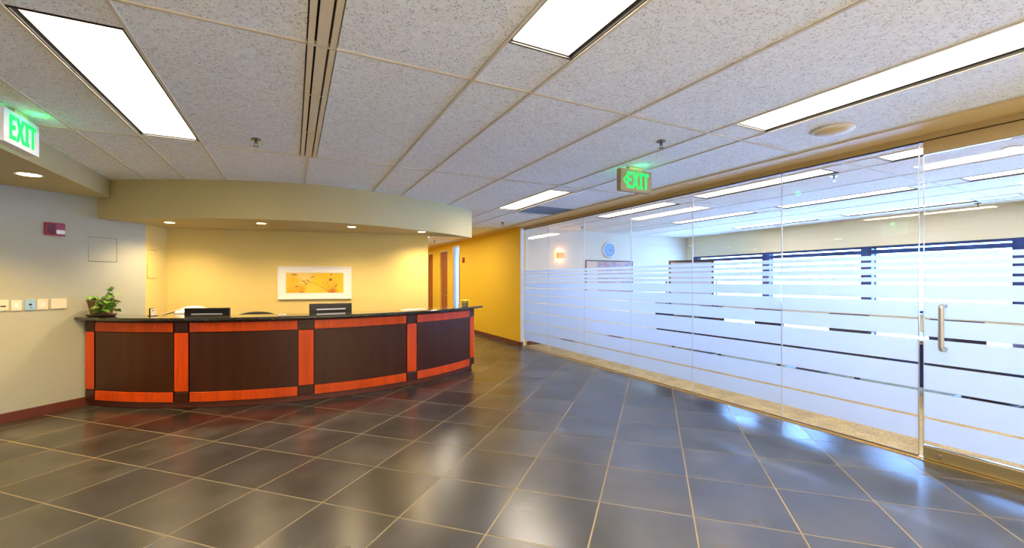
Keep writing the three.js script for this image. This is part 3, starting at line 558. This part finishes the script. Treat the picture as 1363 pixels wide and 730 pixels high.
// ---------------------------------------------------------------- things on the walls
// s metres from the nook corner along the left wall
const leftAt = (s, y, off = 0) => [-1.85 - s * S2 + off * S2, y, -7.75 + s * S2 + off * S2];
const LT = Math.PI / 4;
function plate(s, w, h, y, label, body, kind) {
  const o = thing('wall_plate', label, 'wall plate', leftAt(s, y, 0.0005), LT);
  part(o, 'cover', rbox(w, h, 0.012, 0.003), body, [0, 0, 0.006]);
  if (kind === 'rocker') { part(o, 'switch_rocker', rbox(w * 0.4, h * 0.56, 0.012, 0.003), M.white, [w * -0.04, -0.004, 0.012]); }
  if (kind === 'key') { part(o, 'keyhole', cyl(0.012, 0.012, 0.008).rotateX(Math.PI / 2), M.mark, [0, 0.004, 0.013]); part(o, 'label_mark', box(0.018, 0.006, 0.002), M.mark, [0.006, -h * 0.26, 0.0125]); }
  if (kind === 'slot') part(o, 'slot', box(w * 0.5, 0.016, 0.004), M.mark, [0, -0.012, 0.0125]);
}
plate(1.404, 0.085, 0.122, 1.293, 'pale wall plate with dark slot, farthest left in the row', M.cream, 'slot');
plate(1.299, 0.088, 0.118, 1.285, 'cream switch plate with white rocker left of the blue plate', M.cream, 'rocker');
plate(1.186, 0.088, 0.122, 1.286, 'light blue wall plate with a dark keyhole', std(lin(0.30, 0.52, 0.78), 0.5), 'key');
plate(1.080, 0.094, 0.122, 1.287, 'cream switch plate with white rocker right of the blue plate', M.cream, 'rocker');
plate(0.935, 0.145, 0.12, 1.288, 'wide blank cream wall plate nearest the desk', M.cream, 'blank');
{
  const o = thing('fire_alarm_strobe', 'red fire alarm with white strobe lens on the left wall', 'fire alarm', leftAt(0.979, 2.175, 0.0005), LT);
  part(o, 'housing', rbox(0.176, 0.152, 0.045, 0.006), M.red, [0, 0, 0.0225]);
  part(o, 'speaker_recess', rbox(0.075, 0.12, 0.01, 0.003), std(lin(0.12, 0.004, 0.008), 0.5), [-0.038, 0, 0.045]);
  part(o, 'strobe_lens', rbox(0.08, 0.052, 0.04, 0.012), M.lens, [0.036, -0.032, 0.055]);
  const o2 = thing('fire_alarm_strobe', 'small dark red fire alarm on the yellow corridor wall', 'fire alarm', [YX - 0.0005, 2.22, -12.88], -Math.PI / 2);
  part(o2, 'housing', rbox(0.12, 0.16, 0.045, 0.006), M.red, [0, 0, 0.0225]); part(o2, 'strobe_lens', rbox(0.05, 0.05, 0.03, 0.01), std(lin(0.3, 0.05, 0.03), 0.3), [0.02, -0.03, 0.05]);
}
{
  const o = thing('access_panel', 'flush cream access panel outlined on the left wall above the plant', 'access panel', leftAt(0.497, 1.965, 0.0004), LT);
  const w = 0.305, h = 0.31; part(o, 'door', rbox(w - 0.008, h - 0.008, 0.005, 0.001), M.creamWall, [0, 0, 0.0025]);
  each(o, 'shadow_gap', [box(w, 0.004, 0.003, 0, h / 2, 0.0015), box(w, 0.004, 0.003, 0, -h / 2, 0.0015), box(0.004, h, 0.003, w / 2, 0, 0.0015)], M.headerDark);
  const dx = 0.16 / 0.4215, dz = -0.39 / 0.4215, s = 0.12, t = Math.atan2(-dz, dx);
  const o2 = thing('access_panel', 'smaller flush panel outlined on the short golden nook wall', 'access panel', [-1.85 + dx * s - dz * 0.0005, 1.8, -7.75 + dz * s + dx * 0.0005], t);
  part(o2, 'door', rbox(0.17, 0.4, 0.005, 0.001), M.goldWall, [0, 0, 0.0025]);
  each(o2, 'shadow_gap', [box(0.18, 0.004, 0.003, 0, -0.203, 0.0015), box(0.18, 0.004, 0.003, 0, 0.203, 0.0015), box(0.004, 0.2, 0.003, -0.089, -0.1, 0.0015)], M.headerDark);
}
function canvasTex(w, h, draw) { const c = document.createElement('canvas'); c.width = w; c.height = h; draw(c.getContext('2d'), w, h); const t = new THREE.CanvasTexture(c); t.colorSpace = THREE.SRGBColorSpace; return t; }
{ // framed botanical print on the reception wall
  const s = 2.06, nx = -bz, nz = bx;
  const p = [-1.69 + bx * s + nx * -0.0005, 1.53, -8.14 + bz * s + nz * 0.0008];
  const o = thing('framed_picture', 'white framed yellow botanical print on the reception wall', 'picture', p, -Math.atan2(bz, bx));
  const W = 1.10, Hh = 0.525;
  const art = canvasTex(768, 288, (g, w, h) => {
    g.fillStyle = '#e8bd3c'; g.fillRect(0, 0, w, h);
    const blob = (x, y, r, c, sx = 1) => { g.save(); g.translate(x, y); g.scale(sx, 1); const q = g.createRadialGradient(0, 0, 0, 0, 0, r); q.addColorStop(0, c); q.addColorStop(1, c.replace(/[\d.]+\)$/, '0)')); g.fillStyle = q; g.fillRect(-r, -r, 2 * r, 2 * r); g.restore(); };
    blob(230, 60, 150, 'rgba(240,208,130,0.95)', 1.6); blob(100, 110, 100, 'rgba(232,180,10,1)', 1.1); blob(420, 120, 110, 'rgba(248,196,0,1)', 1.1); blob(520, 30, 110, 'rgba(246,190,0,1)', 1.5); blob(690, 70, 110, 'rgba(200,185,30,1)'); blob(690, 90, 70, 'rgba(238,190,0,1)'); blob(600, 200, 130, 'rgba(240,180,20,1)', 1.2); blob(330, 215, 130, 'rgba(246,205,60,1)', 1.5); blob(205, 225, 66, 'rgba(250,150,10,1)', 1.1); blob(205, 280, 40, 'rgba(160,90,10,0.8)', 1.4); blob(700, 240, 80, 'rgba(240,190,10,1)'); blob(620, 275, 70, 'rgba(190,90,10,0.9)', 1.3); blob(80, 270, 120, 'rgba(225,160,10,0.8)', 1.5);
    g.strokeStyle = '#6b4310'; g.lineCap = 'round'; const line = (lw, pts) => { g.lineWidth = lw; g.beginPath(); g.moveTo(...pts[0]); for (let i = 1; i < pts.length; i++) g.quadraticCurveTo(...pts[i]); g.stroke(); };
    line(4, [[575, 285], [520, 230, 440, 185], [380, 145, 305, 140]]); line(3, [[590, 285], [570, 190, 540, 130], [530, 90, 525, 70]]); line(3, [[600, 285], [600, 200, 640, 140]]); line(5, [[615, 285], [625, 220, 668, 170]]); line(3, [[580, 285], [520, 180, 470, 130]]); line(3, [[640, 285], [655, 230, 672, 200]]);
    g.fillStyle = '#7a4c14'; for (const [x, y, rx, ry, a] of [[235, 125, 36, 7, 0.4], [290, 115, 24, 8, 0.9], [262, 160, 24, 7, -0.3], [110, 28, 40, 8, 0.05], [350, 60, 34, 6, -0.4], [590, 98, 24, 20, 0], [140, 195, 26, 8, 0], [665, 185, 7, 24, 0.6], [600, 25, 18, 8, -0.5]]) { g.beginPath(); g.ellipse(x, y, rx, ry, a, 0, 7); g.globalAlpha = 0.75; g.fill(); g.globalAlpha = 1; }
  });
  part(o, 'frame', frameGeo(W, Hh, 0.022, 0.022, 0.035), M.white);
  part(o, 'mat_board', box(W - 0.044, Hh - 0.044, 0.02), M.paper, [0, 0, 0.012]);
  part(o, 'print', new THREE.PlaneGeometry(0.86, 0.325), std(0xffffff, 0.5, { map: art }), [0, 0, 0.0228]);
}

// ---------------------------------------------------------------- conference room
{
  const t = thing('conference_table', 'long glossy conference table behind the frosted glass', 'table', [8.25, 0.004, -4.4]);
  part(t, 'table_top', rbox(1.35, 0.045, 6.2, 0.012), M.table, [0, 0.73, 0]);
  part(t, 'modesty_panel', rbox(0.03, 0.6, 5.8, 0.006), M.navy, [-0.42, 0.37, 0]);
  for (const z of [-2.2, 0, 2.2]) { part(t, 'pedestal', rbox(0.5, 0.69, 0.4, 0.02), M.brown, [0, 0.36, z]); part(t, 'foot', rbox(0.9, 0.03, 0.6, 0.01), M.black, [0, 0.015, z]); }
  const names = ['first', 'second', 'third', 'fourth', 'fifth'];
  const c = thing('conference_chair', 'navy high backed conference chair, first along the table from the glass door', 'chair', [7.28, 0.004, -2.2], Math.PI / 2, 'navy chairs along the conference table');
  part(c, 'backrest', rbox(0.5, 0.62, 0.07, 0.03), M.navyFab, [0, 0.78, -0.24]).rotation.x = -0.1;
  part(c, 'seat', rbox(0.5, 0.09, 0.5, 0.03), M.navyFab, [0, 0.46, 0]);
  for (const s of [-1, 1]) { part(c, 'armrest', rbox(0.05, 0.03, 0.3, 0.012), M.black, [s * 0.28, 0.66, -0.02]); part(c, 'arm_post', rbox(0.03, 0.22, 0.05, 0.01), M.black, [s * 0.28, 0.54, -0.02]); }
  part(c, 'column', cyl(0.025, 0.035, 0.34, 0, 0.25, 0), M.black);
  for (let i = 0; i < 5; i++) { const l = part(c, 'leg', rbox(0.3, 0.03, 0.045, 0.01, 0.15, 0, 0), M.black, [0, 0.075, 0]); l.rotation.y = i * 1.2566; part(l, 'caster', cyl(0.03, 0.03, 0.03, 0, 0, 0, 14).rotateX(Math.PI / 2), M.black, [0.28, -0.044, 0]); }
  for (let i = 1; i < 5; i++) copyOf(c, `navy high backed conference chair, ${names[i]} along the table from the glass door`, [7.28, 0.004, -2.2 - i * 1.13], Math.PI / 2 + [0, 0.06, -0.05, 0.08, -0.04][i]);
}
{ // rolling whiteboard in the far corner
  const o = thing('rolling_whiteboard', 'black framed whiteboard on legs in the far corner of the conference room', 'whiteboard', [9.25, 0.004, -7.95], -0.86);
  const w = 1.1, y0 = 0.85, y1 = 2.1;
  part(o, 'board', box(w - 0.04, y1 - y0 - 0.04, 0.02), std(lin(0.5, 0.51, 0.58), 0.3), [0, (y0 + y1) / 2, 0]);
  part(o, 'frame', frameGeo(w, y1 - y0, 0.06, 0.06, 0.035, 0, (y0 + y1) / 2, -0.0175), M.black);
  for (const s of [-1, 1]) { part(o, 'leg', box(0.035, 1.5, 0.035), M.black, [s * (w / 2 + 0.05), 0.8, 0]); part(o, 'foot', box(0.05, 0.04, 0.5), M.black, [s * (w / 2 + 0.05), 0.04, 0]); part(o, 'pivot', box(0.06, 0.03, 0.03), M.black, [s * (w / 2 + 0.02), 1.45, 0]); }
}
{ // wall clock
  const o = thing('wall_clock', 'round wall clock with pale blue face high on the conference wall', 'clock', [7.57, 2.39, -9.1995]);
  const face = canvasTex(256, 256, (g) => { g.fillStyle = '#7fa6c4'; g.fillRect(0, 0, 256, 256); g.translate(128, 128); g.fillStyle = '#123a66'; for (let i = 0; i < 12; i++) { g.save(); g.rotate(i * Math.PI / 6); g.fillRect(-5, -112, 10, i % 3 ? 22 : 34); g.restore(); } });
  const rim = new THREE.TorusGeometry(0.196, 0.018, 12, 48); part(o, 'rim', rim, M.white, [0, 0, 0.02]);
  part(o, 'body', cyl(0.192, 0.192, 0.02, 0, 0, 0, 40).rotateX(Math.PI / 2), M.grey, [0, 0, 0.0105]);
  part(o, 'clock_face', new THREE.CircleGeometry(0.186, 40), std(0xffffff, 0.5, { map: face }), [0, 0, 0.0215]);
  const h1 = part(o, 'hand', box(0.016, 0.1, 0.003, 0, 0.04, 0), M.mark, [0, 0, 0.025]); h1.rotation.z = -2.0; const h2 = part(o, 'hand', box(0.008, 0.12, 0.003, 0, 0.05, 0), M.mark, [0, 0, 0.028]); h2.rotation.z = -1.2;
}
{ // wide picture
  const o = thing('framed_picture', 'wide dark framed picture in mauve and peach on the conference wall', 'picture', [7.59, 1.68, -9.1995]), W = 1.60, Hh = 0.86;
  const art = canvasTex(512, 276, (g, w, h) => { g.fillStyle = '#c59a86'; g.fillRect(0, 0, w, h); g.fillStyle = '#d9b294'; g.fillRect(0, 0, 118, 70); g.fillStyle = '#c9c0bc'; g.fillRect(0, 70, 118, 206); let s = 5; const q = () => (s = (s * 16807) % 2147483647) / 2147483647; for (let i = 0; i < 260; i++) { const x = 124 + q() * 390, y = q() * 276, r = 12 + q() * 36; g.fillStyle = ['#8d7a95', '#a37b8e', '#7c7a96', '#b58a90', '#7d8590', '#96687c'][Math.floor(q() * 6)]; g.globalAlpha = 0.5; g.fillRect(x, y, r, r * 0.7); } g.globalAlpha = 1; });
  part(o, 'frame', frameGeo(W, Hh, 0.03, 0.03, 0.03), M.dark);
  part(o, 'backing', box(W - 0.06, Hh - 0.06, 0.012), M.grey, [0, 0, 0.008]); part(o, 'print', new THREE.PlaneGeometry(W - 0.06, Hh - 0.06), std(0xffffff, 0.5, { map: art }), [0, 0, 0.0148]);
}
{ // wall sconce
  const p = [6.0, 2.2, -9.1995], o = thing('wall_sconce', 'small orange wall sconce glowing on the conference wall', 'wall lamp', p);
  part(o, 'shade', frameGeo(0.2, 0.1, 0.006, 0.006, 0.16).rotateX(-Math.PI / 2).translate(0, -0.08, 0.053), std(lin(0.75, 0.36, 0.13), 0.6, { emissive: lin(1, 0.42, 0.14), emissiveIntensity: 0.35 }));
  part(o, 'backplate', box(0.1, 0.12, 0.01), M.brass, [0, 0, 0.005]);
  part(o, 'bulb', new THREE.SphereGeometry(0.028, 14, 10), G.sconce, [0, 0, 0.05]);
  const l = new THREE.PointLight(lin(1, 0.72, 0.4), 0.22); l.position.set(p[0], p[1], p[2] + 0.05); l.castShadow = true; l.shadow.radius = 1; scene.add(l);
}

renderer.render(scene, camera);
